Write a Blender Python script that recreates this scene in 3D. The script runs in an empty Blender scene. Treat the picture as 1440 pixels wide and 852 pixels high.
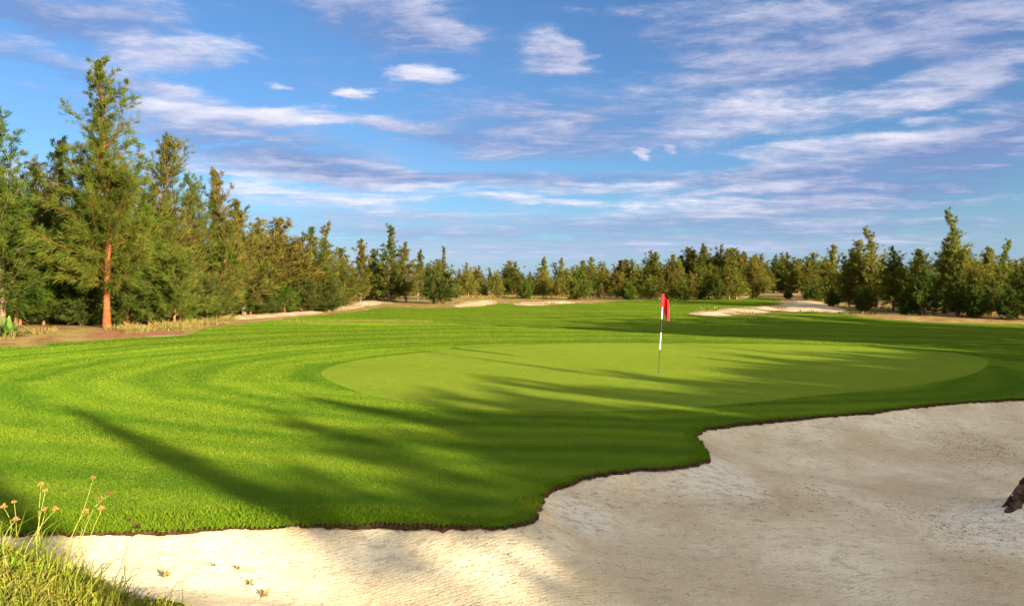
import bpy, math, random
import numpy as np
from mathutils import Vector, Quaternion
from mathutils.geometry import delaunay_2d_cdt

random.seed(7)
rng = np.random.default_rng(7)
S = bpy.context.scene
COL = S.collection
CAMZ, F, HX, HY = 2.3, 1040.0, 720.0, 405.0     # camera height, focal length in photo pixels, principal point / horizon
TAU = 2 * math.pi

# ------------------------------------------------------------------ helpers
def link(o, parent=None):
    COL.objects.link(o)
    if parent is not None:
        o.parent = parent
    return o

def tag(o, label=None, cat=None, group=None, kind=None):
    if label: o['label'] = label
    if cat: o['category'] = cat
    if group: o['group'] = group
    if kind: o['kind'] = kind
    return o

def mesh_np(name, verts, faces, smooth=False):
    """verts (N,3), faces (M,k) arrays with constant k."""
    verts = np.asarray(verts, dtype=np.float32); faces = np.asarray(faces, dtype=np.int32)
    me = bpy.data.meshes.new(name)
    k = faces.shape[1]
    me.vertices.add(len(verts)); me.vertices.foreach_set('co', verts.ravel())
    me.loops.add(faces.size); me.loops.foreach_set('vertex_index', faces.ravel())
    me.polygons.add(len(faces))
    me.polygons.foreach_set('loop_start', np.arange(0, faces.size, k, dtype=np.int32))
    me.polygons.foreach_set('loop_total', np.full(len(faces), k, dtype=np.int32))
    if smooth:
        me.polygons.foreach_set('use_smooth', np.ones(len(faces), dtype=bool))
    me.update(calc_edges=True)
    return me

def obj(name, me, mat=None, parent=None):
    o = bpy.data.objects.new(name, me)
    if mat is not None and len(me.materials) == 0:
        me.materials.append(mat)
    return link(o, parent)

def empty(name, loc=(0, 0, 0), rz=0.0, scale=1.0):
    o = bpy.data.objects.new(name, None)
    o.location = loc; o.rotation_euler = (0, 0, rz)
    o.scale = scale if hasattr(scale, '__len__') else (scale,) * 3
    o.empty_display_size = .2
    return link(o)

def at(px, py, d):
    return np.array([(px - HX) / F * d, d, CAMZ - (py - HY) / F * d])

def smooth(a, b, x):
    t = np.clip((np.asarray(x, float) - a) / (b - a), 0, 1)
    return t * t * (3 - 2 * t)

def catmull(pts, n_per=8, closed=True):
    P = np.asarray(pts, float); n = len(P); out = []
    for i in range(n if closed else n - 1):
        p0, p1, p2, p3 = (P[(i - 1) % n], P[i], P[(i + 1) % n], P[(i + 2) % n]) if closed else \
            (P[max(i - 1, 0)], P[i], P[i + 1], P[min(i + 2, n - 1)])
        for k in range(n_per):
            t = k / n_per
            out.append(.5 * ((2 * p1) + (-p0 + p2) * t + (2 * p0 - 5 * p1 + 4 * p2 - p3) * t * t + (-p0 + 3 * p1 - 3 * p2 + p3) * t ** 3))
    if not closed: out.append(P[-1])
    return np.array(out)

def resample(poly, step):
    P = np.vstack([poly, poly[:1]]); seg = np.linalg.norm(np.diff(P, axis=0), axis=1)
    s = np.concatenate([[0], np.cumsum(seg)]); n = max(6, int(s[-1] / step))
    q = np.linspace(0, s[-1], n, endpoint=False)
    return np.column_stack([np.interp(q, s, P[:, i]) for i in range(2)])

def inside(poly, x, y):
    x = np.asarray(x, float); y = np.asarray(y, float); c = np.zeros(x.shape, bool)
    n = len(poly); j = n - 1
    for i in range(n):
        xi, yi = poly[i]; xj, yj = poly[j]
        if yi != yj:
            c ^= ((yi > y) != (yj > y)) & (x < (xj - xi) * (y - yi) / (yj - yi) + xi)
        j = i
    return c

def edge_dist(poly, x, y):
    """distance to a closed polyline and index of the nearest segment"""
    x = np.asarray(x, float); y = np.asarray(y, float)
    best = np.full(x.shape, 1e9)
    A = poly; B = np.roll(poly, -1, axis=0)
    for (ax, ay), (bx, by) in zip(A, B):
        dx, dy = bx - ax, by - ay; L = dx * dx + dy * dy + 1e-12
        t = np.clip(((x - ax) * dx + (y - ay) * dy) / L, 0, 1)
        best = np.minimum(best, (x - ax - t * dx) ** 2 + (y - ay - t * dy) ** 2)
    return np.sqrt(best)

def wav(x, y, sc, seed):
    r = random.Random(seed); v = 0
    for k in range(5):
        a = r.uniform(0, TAU); f = sc * r.uniform(.6, 1.7); ph = r.uniform(0, TAU)
        v = v + np.sin((x * math.cos(a) + y * math.sin(a)) * f + ph)
    return v / 5

# ------------------------------------------------------------------ terrain heights
CX = [-60, -3, 3.7, 8.3, 13, 20, 30, 60]
CY = [38, 38, 34.7, 31, 28.8, 27.5, 27.5, 30]
CZ = [.32, .42, .34, .26, .18, .12, .12, .1]
DX = [-16, -8, -2, 4, 9, 16, 26, 40]
DA = [0, .25, .6, .95, 1.0, .9, .7, .35]

def z_base(x, y):
    x = np.asarray(x, float); y = np.asarray(y, float)
    yc = np.interp(x, CX, CY); zc = np.interp(x, CX, CZ)
    drop = np.interp(x, DX, DA)
    front = zc * smooth(15, yc, y)
    front = front - .12 * smooth(11.5, 6.5, y) * smooth(2, -3, x)
    back = (zc - drop * smooth(yc - .5, yc + 7, y)) * (1 - smooth(yc + 8, yc + 30, y))
    rise = np.interp(y, [40, 52, 60, 70, 90, 110, 150, 300], [0, .02, .15, .36, .82, 1.15, 1.45, 1.6])
    z = np.where(y < yc, front, back) + rise
    # low fairway swells that catch the low sun
    z = z + .10 * smooth(36, 44, y) * (1 - smooth(75, 95, y)) * np.sin(y * .42 + x * .10) * smooth(-8, 4, x)
    z = z + .03 * wav(x, y, .35, 3) * smooth(4, 12, y)
    far = smooth(70, 130, np.hypot(x, y))
    return z + far * .35 * wav(x, y, .06, 5) * (1 - smooth(300, 800, np.hypot(x, y)))

def ground_hit(px, py, zf=z_base, t0=4.0, t1=260.0):
    dx, dz = (px - HX) / F, -(py - HY) / F
    t = np.geomspace(t0, t1, 900)
    d = CAMZ + dz * t - zf(dx * t, t)
    i = int(np.argmax(d < 0)) if (d < 0).any() else len(t) - 1
    if i == 0: return np.array([dx * t[0], t[0]])
    a, b = t[i - 1], t[i]; f = d[i - 1] / (d[i - 1] - d[i] + 1e-12)
    tt = a + (b - a) * min(max(f, 0), 1)
    return np.array([dx * tt, tt])

# ------------------------------------------------------------------ outlines on the ground
bunker_px = [(0, 746), (60, 747), (120, 747), (180, 746), (240, 745), (300, 742), (360, 740), (420, 738), (500, 736), (570, 735), (640, 738),
             (695, 739), (732, 735), (750, 724), (755, 708), (762, 694), (785, 682), (830, 668), (880, 660), (930, 657),
             (968, 652), (990, 645), (993, 636), (984, 624), (977, 613), (985, 604), (1005, 599), (1060, 592), (1110, 588), (1160, 584),
             (1220, 579), (1260, 574), (1300, 569), (1350, 565), (1400, 562), (1440, 560)]
edge_w = [ground_hit(*p) for p in bunker_px]
rx, ry = edge_w[-1]
lx, ly = edge_w[0]
bunker_ctrl = [(lx - 2.2, ly - .1), (lx - 1.2, ly)] + [tuple(p) for p in edge_w] + \
    [(rx + 1.6, ry - .4), (rx + 3.0, ry - 2.2), (rx + 3.2, ry - 5), (rx + 1, ry - 8.5), (8, 3.4), (4, 2.6), (1, 2.7), (-.6, 3.5),
     (-1.3, 4.4), (-1.9, 5.15), (-2.8, 5.75), (-4.4, 6.0), (-6.2, 6.15), (lx - 2.6, ly - .6)]
bunker = resample(catmull(bunker_ctrl, 10), .05)
_n = np.arange(len(bunker)); _t = np.roll(bunker, -1, 0) - np.roll(bunker, 1, 0); _t /= np.linalg.norm(_t, axis=1)[:, None]
_nor = np.column_stack([-_t[:, 1], _t[:, 0]])
_j = .016 * np.sin(_n * .9 + 2 * np.sin(_n * .23)) + .012 * np.sin(_n * .37 + 1) + rng.normal(0, .008, len(bunker))
bunker = bunker + _nor * _j[:, None]

green_px = [(452, 526), (470, 514), (510, 505), (570, 498), (640, 491), (720, 486), (820, 483), (950, 483), (1100, 484), (1220, 488), (1330, 495),
            (1384, 504), (1388, 514), (1360, 528), (1290, 541), (1200, 551), (1100, 561), (1000, 571), (900, 577), (780, 578),
            (660, 574), (560, 563), (490, 546)]
green = resample(catmull([ground_hit(*p) for p in green_px], 8), .25)

fw_px = [(0, 487), (60, 483), (110, 480), (165, 476), (220, 473), (265, 470), (290, 461), (330, 457), (385, 450), (440, 444), (500, 438),
         (540, 432), (600, 433), (650, 432), (700, 427), (735, 428), (765, 430), (805, 427), (860, 424), (900, 422), (960, 420), (1030, 418),
         (1060, 417), (1098, 421), (1088, 429), (1058, 433), (1015, 437), (985, 440), (1000, 444), (1060, 443), (1110, 440), (1160, 440),
         (1205, 444), (1250, 449), (1310, 453), (1380, 455), (1440, 456)]
fw_w = [tuple(ground_hit(*p)) for p in fw_px]
fairway = np.array([(-62, 30), (-40, 33)] + fw_w + [(44, 47), (42, 36), (36, 22), (35, 4), (23, -13), (10, -30), (-62, -30)])
fairway = resample(catmull(fairway, 6), .6)

sand_px = [
    [(296, 447), (340, 444), (395, 441), (440, 437), (480, 430), (505, 424), (538, 422), (536, 427), (510, 432), (470, 438), (400, 445), (340, 449)],
    [(640, 431), (652, 424.5), (690, 422), (700, 425.5), (680, 430)],
    [(722, 428), (750, 425), (800, 424), (818, 425.3), (765, 429)],
    [(1032, 416), (1042, 408), (1062, 409), (1056, 416)],
    [(968, 441), (1000, 438), (1018, 434), (1050, 433), (1085, 430), (1100, 434), (1085, 438), (1050, 441), (1010, 444)],
    [(1100, 437), (1096, 428), (1120, 424), (1150, 424), (1180, 432), (1215, 442), (1160, 438)],
]
sands = [resample(catmull([ground_hit(*p) for p in q], 6), .5) for q in sand_px]
mulch = resample(catmull([ground_hit(*p) for p in [(118, 474), (150, 465), (190, 463), (235, 466), (262, 470), (215, 472.5), (160, 475)]], 6), .3)

# ------------------------------------------------------------------ terrain mesh: one sheet cut along those outlines
def z_bunker(x, y):
    d = edge_dist(bunker[::3], x, y)
    z = z_base(x, y) - (.006 + .008 * smooth(-1.2, .5, np.asarray(x)) + .017 * np.maximum(0, .8 + 1.6 * wav(x, y, 2.6, 41))) - .52 * (1 - np.exp(-d / 1.2))
    z = z + .022 * wav(x, y, 2.2, 11) * smooth(.05, .5, d) + .035 * wav(x, y, .9, 12) * smooth(.1, .9, d)
    z = z + .30 * np.exp(-(((x - 6.6) / .75) ** 2 + ((y - 9.0) / .55) ** 2))
    return z

def z_grass(x, y):
    z = z_base(x, y)
    near = (np.asarray(y) < 8) & (np.hypot(x, y) < 40)
    d = edge_dist(bunker[::3], np.where(near, x, 99), np.where(near, y, 99))
    bank = smooth(6.6, 5.2, y) * smooth(0, 2.4, d)
    z = z + np.where(near, .55 * bank, 0)
    z = z + np.where(near, .50 * np.exp(-((np.maximum(0, x + 3.75) / 1.35) ** 2 + (np.minimum(0, x + 4.2) / 2.5) ** 2 + ((y - 4.75) / .85) ** 2)), 0) * smooth(0, .7, d)
    return z

pts = []
th = 0
angs = np.radians(np.concatenate([np.arange(-56, 56, .9), np.arange(56, 304, 8)]))
r = 1.2; k = 0
while r < 3500:
    jit = rng.uniform(-.25, .25, len(angs)) * (angs[1] - angs[0])
    a = angs + jit + (k % 2) * .5 * math.radians(.9)
    rr = r * (1 + rng.uniform(-.004, .004, len(angs)))
    use = np.ones(len(angs), bool)
    if k % 4: use[angs > math.radians(56)] = False
    pts.append(np.column_stack([rr * np.sin(a), rr * np.cos(a)])[use])
    r *= 1.018 if 5.5 < r < 120 else 1.07; k += 1
gx, gy = np.meshgrid(np.arange(-6, 12, .14), np.arange(5.6, 15.2, .14))
fine = np.column_stack([gx.ravel(), gy.ravel()]) + rng.uniform(-.04, .04, (gx.size, 2))
fine = fine[inside(bunker, fine[:, 0], fine[:, 1])]
pts = np.vstack(pts + [fine])
d = edge_dist(bunker[::2], pts[:, 0], pts[:, 1]); pts = pts[d > .035]
vin = [Vector((float(x), float(y))) for x, y in pts]; ein = []
for poly in [bunker, green, fairway, mulch] + sands:
    s = len(vin); n = len(poly)
    vin += [Vector((float(x), float(y))) for x, y in poly]
    ein += [(s + i, s + (i + 1) % n) for i in range(n)]
V2, E2, F2, *_ = delaunay_2d_cdt(vin, ein, [], 0, 1e-5, False)
V2 = np.array([(v.x, v.y) for v in V2]); F2 = np.array([f for f in F2 if len(f) == 3], dtype=np.int32)
c = V2[F2].mean(axis=1)
area = np.cross(V2[F2[:, 1]] - V2[F2[:, 0]], V2[F2[:, 2]] - V2[F2[:, 0]])
F2[area < 0] = F2[area < 0][:, ::-1]
reg = np.zeros(len(F2), int)
reg[inside(fairway, c[:, 0], c[:, 1])] = 1
reg[inside(green, c[:, 0], c[:, 1])] = 2
reg[inside(mulch, c[:, 0], c[:, 1])] = 4
for s_ in sands: reg[inside(s_, c[:, 0], c[:, 1])] = 5
reg[inside(bunker, c[:, 0], c[:, 1])] = 3

def region(name, rid, zf, mat, **kw):
    f = F2[reg == rid]; ids, inv = np.unique(f, return_inverse=True)
    xy = V2[ids]; z = zf(xy[:, 0], xy[:, 1])
    me = mesh_np(name, np.column_stack([xy, z]), inv.reshape(f.shape), smooth=True)
    o = obj(name, me, mat); tag(o, kind='structure', **kw)
    return o

# ------------------------------------------------------------------ materials
def new_mat(name):
    m = bpy.data.materials.new(name); m.use_nodes = True
    nt = m.node_tree; nt.nodes.clear()
    return m, nt

class NB:
    """small node builder"""
    def __init__(s, nt): s.nt = nt
    def n(s, typ, **kw):
        nd = s.nt.nodes.new(typ)
        for k, v in kw.items(): setattr(nd, k, v)
        return nd
    def put(s, sock, v):
        if isinstance(v, bpy.types.NodeSocket): s.nt.links.new(v, sock)
        elif hasattr(v, '__len__') and sock.type == 'RGBA' and len(v) == 3: sock.default_value = (*v, 1)
        else: sock.default_value = v
    def math(s, op, a, b=None, c=None, clamp=False):
        nd = s.n('ShaderNodeMath', operation=op, use_clamp=clamp)
        s.put(nd.inputs[0], a)
        if b is not None: s.put(nd.inputs[1], b)
        if c is not None: s.put(nd.inputs[2], c)
        return nd.outputs[0]
    def vmath(s, op, a, b=None, scale=None):
        nd = s.n('ShaderNodeVectorMath', operation=op)
        s.put(nd.inputs[0], a)
        if b is not None: s.put(nd.inputs[1], b)
        if scale is not None: s.put(nd.inputs['Scale'], scale)
        return nd.outputs['Value'] if op in ('LENGTH', 'DOT_PRODUCT', 'DISTANCE') else nd.outputs['Vector']
    def mix(s, f, a, b, mode='MIX'):
        nd = s.n('ShaderNodeMix', data_type='RGBA', blend_type=mode)
        s.put(nd.inputs[0], f); s.put(nd.inputs[6], a); s.put(nd.inputs[7], b)
        return nd.outputs[2]
    def noise(s, vec, scale, detail=3, rough=.55, dist=0.0):
        nd = s.n('ShaderNodeTexNoise'); s.put(nd.inputs['Vector'], vec)
        nd.inputs['Scale'].default_value = scale; nd.inputs['Detail'].default_value = detail
        nd.inputs['Roughness'].default_value = rough; nd.inputs['Distortion'].default_value = dist
        return nd
    def ramp(s, f, lo, hi, smooth_=True):
        nd = s.n('ShaderNodeMapRange', interpolation_type='SMOOTHSTEP' if smooth_ else 'LINEAR')
        s.put(nd.inputs[0], f); s.put(nd.inputs[1], lo); s.put(nd.inputs[2], hi)
        return nd.outputs[0]
    def mapping(s, vec, loc=(0, 0, 0), rot=(0, 0, 0), scale=(1, 1, 1)):
        nd = s.n('ShaderNodeMapping'); s.put(nd.inputs[0], vec)
        nd.inputs[1].default_value = loc; nd.inputs[2].default_value = rot; nd.inputs[3].default_value = scale
        return nd.outputs[0]
    def out(s, shader, displacement=None):
        o = s.n('ShaderNodeOutputMaterial'); s.put(o.inputs[0], shader)
    def principled(s, col, rough=.8, spec=.2, normal=None, **kw):
        p = s.n('ShaderNodeBsdfPrincipled'); s.put(p.inputs['Base Color'], col); s.put(p.inputs['Roughness'], rough)
        s.put(p.inputs['Specular IOR Level'], spec)
        if normal is not None: s.put(p.inputs['Normal'], normal)
        for k, v in kw.items(): s.put(p.inputs[k.replace('_', ' ')], v)
        return p.outputs[0]
    def coord(s, which='Object'): return s.n('ShaderNodeTexCoord').outputs[which]
    def blade_normal(s, vec, scale, k):
        nz = s.noise(vec, scale, 2, .6)
        d = s.vmath('SUBTRACT', nz.outputs['Color'], (.5, .5, .5))
        g = s.n('ShaderNodeNewGeometry').outputs['Normal']
        return s.vmath('NORMALIZE', s.vmath('ADD', g, s.vmath('SCALE', d, scale=k)))

def turf_colour(b, P, c_dark, c_light, c_dry, fine, stripes, dry_amt):
    big = b.noise(P, .22, 4, .6).outputs[0]
    med = b.noise(P, 2.6, 4, .65).outputs[0]
    fin = b.noise(P, fine, 2, .7).outputs[0]
    f = b.math('ADD', b.math('MULTIPLY', big, .45), b.math('MULTIPLY', med, .3))
    f = b.math('ADD', f, b.math('MULTIPLY', fin, .45))
    if stripes:                                             # mower passes curving round the green
        q = b.vmath('MULTIPLY', b.vmath('SUBTRACT', P, (4.0, 20.5, 0)), (.62, 1.0, 0))
        w = b.noise(P, .25, 2).outputs[0]
        rr = b.math('ADD', b.vmath('LENGTH', q), b.math('MULTIPLY', w, 1.4))
        st = b.math('SINE', b.math('MULTIPLY', rr, TAU / .85))
        st2 = b.math('SINE', b.math('MULTIPLY', rr, TAU / 2.3))
        f = b.math('ADD', f, b.math('MULTIPLY', st, .10)); f = b.math('ADD', f, b.math('MULTIPLY', st2, .105))
    col = b.mix(b.ramp(f, .33, .88), c_dark, c_light)
    dry = b.ramp(b.noise(P, 1.1, 5, .7).outputs[0], .52, .75)
    return b.mix(b.math('MULTIPLY', dry, dry_amt), col, c_dry)

def mat_turf(name, c_dark, c_light, c_dry, fine=85, k=3.2, stripes=True, dry_amt=.3):
    m, nt = new_mat(name); b = NB(nt); P = b.coord()
    col = turf_colour(b, P, c_dark, c_light, c_dry, fine, stripes, dry_amt)
    nrm = b.blade_normal(P, fine, k)
    b.out(b.principled(col, .9, .0, nrm))
    return m

def mat_blades(name, c_dark, c_light, c_dry, trans=.25):
    m, nt = new_mat(name); b = NB(nt); P = b.coord()
    col = turf_colour(b, P, c_dark, c_light, c_dry, 40, True, .42)
    at_ = b.n('ShaderNodeAttribute', attribute_name='tint').outputs['Fac']
    col = b.mix(b.math('MULTIPLY', at_, .28), col, c_light)
    d = b.n('ShaderNodeBsdfDiffuse'); b.put(d.inputs[0], col)
    t = b.n('ShaderNodeBsdfTranslucent'); b.put(t.inputs[0], col)
    mx = b.n('ShaderNodeMixShader'); mx.inputs[0].default_value = trans
    b.put(mx.inputs[1], d.outputs[0]); b.put(mx.inputs[2], t.outputs[0]); b.out(mx.outputs[0])
    return m

M_GREEN = mat_turf('putting_turf', (.125, .19, .02), (.18, .24, .025), (.20, .23, .04), fine=150, k=5.5, stripes=False, dry_amt=.35)
M_PUTT = mat_blades('putting_blades', (.175, .268, .024), (.25, .345, .032), (.29, .32, .05))
M_MOWN = mat_blades('mown_blades', (.060, .165, .012), (.190, .305, .020), (.25, .275, .035))
M_FAIR = mat_turf('fairway_turf', (.06, .11, .010), (.12, .17, .014), (.16, .16, .025), fine=90, k=5.5, dry_amt=.22)

def mat_sand(name, c0, c1, dark, mott=.55, white=()):
    m, nt = new_mat(name); b = NB(nt); P = b.coord()
    big = b.noise(P, .55, 5, .62).outputs[0]
    med = b.noise(b.mapping(P, rot=(0, 0, .35), scale=(1, 2.2, 1)), 5.5, 8, .78).outputs[0]
    fin = b.noise(P, 55, 4, .75).outputs[0]
    f = b.math('ADD', b.math('MULTIPLY', big, .5), b.math('MULTIPLY', med, .5))
    col = b.mix(b.ramp(f, .41, .59), c0, c1)
    if white:                                               # drifts of dry white sand
        for (wx, wy, wr) in white:
            dd = b.vmath('LENGTH', b.vmath('MULTIPLY', b.vmath('SUBTRACT', P, (wx, wy, 0)), (1 / wr, .8 / wr, 0)))
            dd = b.math('ADD', dd, b.math('MULTIPLY', b.math('SUBTRACT', med, .5), 2.2))
            col = b.mix(b.math('MULTIPLY', b.ramp(dd, 1.1, .35), .8), col, (.78, .71, .585))
    col = b.mix(b.math('MULTIPLY', b.ramp(b.math('ADD', med, b.math('MULTIPLY', fin, .35)), .63, .80), mott), col, dark)
    grit = b.ramp(fin, .57, .71)
    col = b.mix(b.math('MULTIPLY', grit, .7), col, dark)
    speck = b.n('ShaderNodeTexVoronoi'); b.put(speck.inputs['Vector'], P); speck.inputs['Scale'].default_value = 4.5
    sp = b.ramp(speck.outputs['Distance'], .075, .05)
    col = b.mix(b.math('MULTIPLY', sp, .55), col, (.12, .085, .05))
    lump = b.noise(P, 7, 7, .72).outputs[0]
    rake = b.n('ShaderNodeTexWave', wave_type='BANDS'); b.put(rake.inputs['Vector'], b.mapping(P, rot=(0, 0, 1.2)))
    rake.inputs['Scale'].default_value = 7; rake.inputs['Distortion'].default_value = 9; rake.inputs['Detail'].default_value = 3
    rake.inputs['Detail Scale'].default_value = .6
    h = b.math('ADD', b.math('MULTIPLY', lump, .9), b.math('MULTIPLY', rake.outputs[1], .06))
    h = b.math('ADD', h, b.math('MULTIPLY', fin, .22))
    bp = b.n('ShaderNodeBump'); bp.inputs['Strength'].default_value = .9; bp.inputs['Distance'].default_value = .075
    b.put(bp.inputs['Height'], h)
    b.out(b.principled(col, .95, .05, bp.outputs[0]))
    return m

M_SAND = mat_sand('bunker_sand', (.58, .46, .30), (.85, .755, .56), (.24, .165, .09), white=((2.65, 9.6, .75), (5.7, 8.5, .8), (.75, 8.1, .45)))
M_SANDFAR = mat_sand('pale_sand', (.40, .29, .165), (.66, .56, .40), (.20, .12, .06), .95)

def mat_ground():
    m, nt = new_mat('dry_ground'); b = NB(nt); P = b.coord()
    n1 = b.noise(P, .12, 5, .65).outputs[0]; n2 = b.noise(P, .9, 5, .7).outputs[0]; n3 = b.noise(P, 14, 3, .7).outputs[0]
    col = b.mix(b.ramp(n2, .4, .62), (.30, .22, .085), (.20, .105, .045))
    col = b.mix(b.ramp(n1, .50, .62), col, (.16, .17, .03))
    col = b.mix(b.ramp(b.math('ADD', n1, b.math('MULTIPLY', n2, .4)), .78, .88), col, (.52, .43, .30))
    col = b.mix(b.math('MULTIPLY', b.ramp(n3, .45, .7), .5), col, (.09, .06, .025))
    b.out(b.principled(col, .95, .05, b.blade_normal(P, 25, 2.2)))
    return m
M_GROUND = mat_ground()

def mat_simple(name, c0, c1, scale, rough=.9, spec=.1, bump=0.0, dist=.01, detail=4):
    m, nt = new_mat(name); b = NB(nt); P = b.coord()
    nz = b.noise(P, scale, detail, .65).outputs[0]
    nrm = None
    if bump:
        bp = b.n('ShaderNodeBump'); bp.inputs['Strength'].default_value = bump; bp.inputs['Distance'].default_value = dist
        b.put(bp.inputs['Height'], nz); nrm = bp.outputs[0]
    b.out(b.principled(b.mix(b.ramp(nz, .35, .65), c0, c1), rough, spec, nrm))
    return m
M_MULCH = mat_simple('needle_litter', (.17, .07, .035), (.30, .14, .07), 3.0, bump=.8, dist=.05)
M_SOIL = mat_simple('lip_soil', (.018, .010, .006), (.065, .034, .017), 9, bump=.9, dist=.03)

def mat_leaf(name, greens, brown, brown_amt=.5, trans=.35, attr='tint', obj_var=.5):
    """greens: two colours; per-branch 'tint' picks young or old needles, the object's random shifts towards brown"""
    m, nt = new_mat(name); b = NB(nt)
    at_ = b.n('ShaderNodeAttribute', attribute_name=attr).outputs['Fac']
    rnd = b.n('ShaderNodeObjectInfo').outputs['Random']
    P = b.coord()
    nz = b.noise(P, .6, 2).outputs[0]
    col = b.mix(b.ramp(at_, 0, 1, False), greens[0], greens[1])
    amt = b.math('MULTIPLY', b.ramp(b.math('ADD', b.math('MULTIPLY', nz, .9), b.math('MULTIPLY', rnd, obj_var)), .45, 1.0), brown_amt)
    col = b.mix(amt, col, brown)
    d = b.n('ShaderNodeBsdfDiffuse'); b.put(d.inputs[0], col)
    t = b.n('ShaderNodeBsdfTranslucent'); b.put(t.inputs[0], b.mix(.35, col, (.16, .20, .02)))
    mx = b.n('ShaderNodeMixShader'); mx.inputs[0].default_value = trans
    b.put(mx.inputs[1], d.outputs[0]); b.put(mx.inputs[2], t.outputs[0])
    b.out(mx.outputs[0])
    return m
M_NEEDLE = mat_leaf('casuarina_needles', ((.028, .064, .010), (.105, .124, .020)), (.145, .092, .024), .6)
M_NEEDLE_G = mat_leaf('green_needles', ((.028, .078, .010), (.100, .140, .019)), (.145, .11, .026), .4)
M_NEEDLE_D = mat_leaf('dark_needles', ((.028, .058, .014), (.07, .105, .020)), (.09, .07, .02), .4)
M_NEEDLE_Y = mat_leaf('sunlit_gold_needles', ((.060, .090, .012), (.165, .180, .026)), (.18, .14, .03), .45)  # needles shifted to gold, low sunlight on the crowns put into the colour
M_BARK = mat_simple('bark', (.13, .06, .03), (.26, .13, .07), 6, bump=.8, dist=.03)
M_BARK_RED = mat_simple('red_bark', (.11, .038, .016), (.22, .075, .03), 5, bump=.8, dist=.03)
M_BARK_GREY = mat_simple('grey_bark', (.09, .06, .04), (.20, .145, .10), 6, bump=.6, dist=.03)

# ------------------------------------------------------------------ build ground
region('ground', 0, z_base, M_GROUND)
region('fairway', 1, z_grass, M_FAIR)
region('putting_green', 2, z_base, M_GREEN)
region('bunker_sand', 3, z_bunker, M_SAND)
region('needle_bed', 4, lambda x, y: z_base(x, y), M_MULCH)
region('sand_path', 5, lambda x, y: z_base(x, y) + (.03 + .10 * (1 + wav(x, y, .9, 21)) + .06 * wav(x, y, 3, 22)) * smooth(0, 1.0, np.min([edge_dist(q_, x, y) for q_ in sands], axis=0)), M_SANDFAR)

# bunker lip: the vertical soil face between turf and sand
bz = z_grass(bunker[:, 0], bunker[:, 1]); sz = z_bunker(bunker[:, 0], bunker[:, 1])
cen = bunker.mean(axis=0)
nb = len(bunker)
sgn = 1 if np.sum(bunker[:, 0] * np.roll(bunker[:, 1], -1) - np.roll(bunker[:, 0], -1) * bunker[:, 1]) > 0 else -1
inw = _nor * sgn                                             # points into the bunker
rows = []
for q, (off, fz) in enumerate([(-.03, 1.0), (.0, 1.0), (.02, .72), (.028, .38), (.05, -.15)]):
    jit = rng.normal(0, .006, (nb, 2)) if 0 < q < 4 else 0
    xy = bunker + inw * off + jit
    z = sz + (bz - sz) * fz + (.004 if q < 2 else 0)
    rows.append(np.column_stack([xy, z + (rng.normal(0, .005, nb) if q else -.008)]))
V = np.vstack(rows); fc = []
for q in range(len(rows) - 1):
    i = np.arange(nb); j = (i + 1) % nb
    fc.append(np.column_stack([q * nb + i, q * nb + j, (q + 1) * nb + j, (q + 1) * nb + i]))
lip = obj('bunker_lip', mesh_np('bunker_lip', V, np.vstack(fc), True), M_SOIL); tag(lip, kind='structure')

# ------------------------------------------------------------------ grass blades
def blades_mesh(name, base, dirs, length, width, tint, bend=.25):
    """kinked three-vertex-wide blades: 5 verts, quad + tip triangle kept as 3 triangles"""
    n = len(base)
    rv = rng.normal(size=(n, 3)); side = np.cross(dirs, rv); side /= np.linalg.norm(side, axis=1)[:, None] + 1e-9
    L = length[:, None]; W = width[:, None]
    mid = base + dirs * L * .55
    tipd = dirs + np.column_stack([rng.normal(0, bend, n), rng.normal(0, bend, n), rng.normal(-bend, bend * .6, n)])
    tip = mid + tipd * L * .45
    V = np.empty((n, 5, 3)); V[:, 0] = base - side * W / 2; V[:, 1] = base + side * W / 2
    V[:, 2] = mid - side * W * .42; V[:, 3] = mid + side * W * .42; V[:, 4] = tip
    o = np.arange(n)[:, None] * 5
    Fc = np.concatenate([o + [[0, 1, 3]], o + [[0, 3, 2]], o + [[2, 3, 4]]])
    me = mesh_np(name, V.reshape(-1, 3), Fc)
    at_ = me.attributes.new('tint', 'FLOAT', 'POINT'); at_.data.foreach_set('value', np.repeat(tint, 5).astype(np.float32))
    return me

def rand_dirs(n, spread, up=1.0):
    d = np.column_stack([rng.normal(0, spread, n), rng.normal(0, spread, n), np.full(n, up)])
    return d / np.linalg.norm(d, axis=1)[:, None]

M_ROUGH = mat_leaf('rough_blades', ((.055, .15, .008), (.16, .27, .012)), (.24, .20, .03), .45, .3)
M_STRAW = mat_leaf('straw_blades', ((.13, .125, .03), (.27, .205, .08)), (.18, .10, .04), .45, .3)
M_ROOT = mat_leaf('root_fringe', ((.10, .05, .02), (.20, .12, .05)), (.09, .04, .02), .5, .2)

vis = [i for i in range(nb) if bunker[i, 1] > 5.2 and bunker[i, 0] / bunker[i, 1] < .80 and bunker[i, 1] > 6.4 or False]
vis = np.array(vis)
def along_lip(n, lo, hi, power=1.0):
    i = rng.choice(vis, n); t = lo + (hi - lo) * rng.random(n) ** power
    xy = bunker[i] - inw[i] * t[:, None] + rng.normal(0, .03, (n, 2))
    return xy, t
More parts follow.
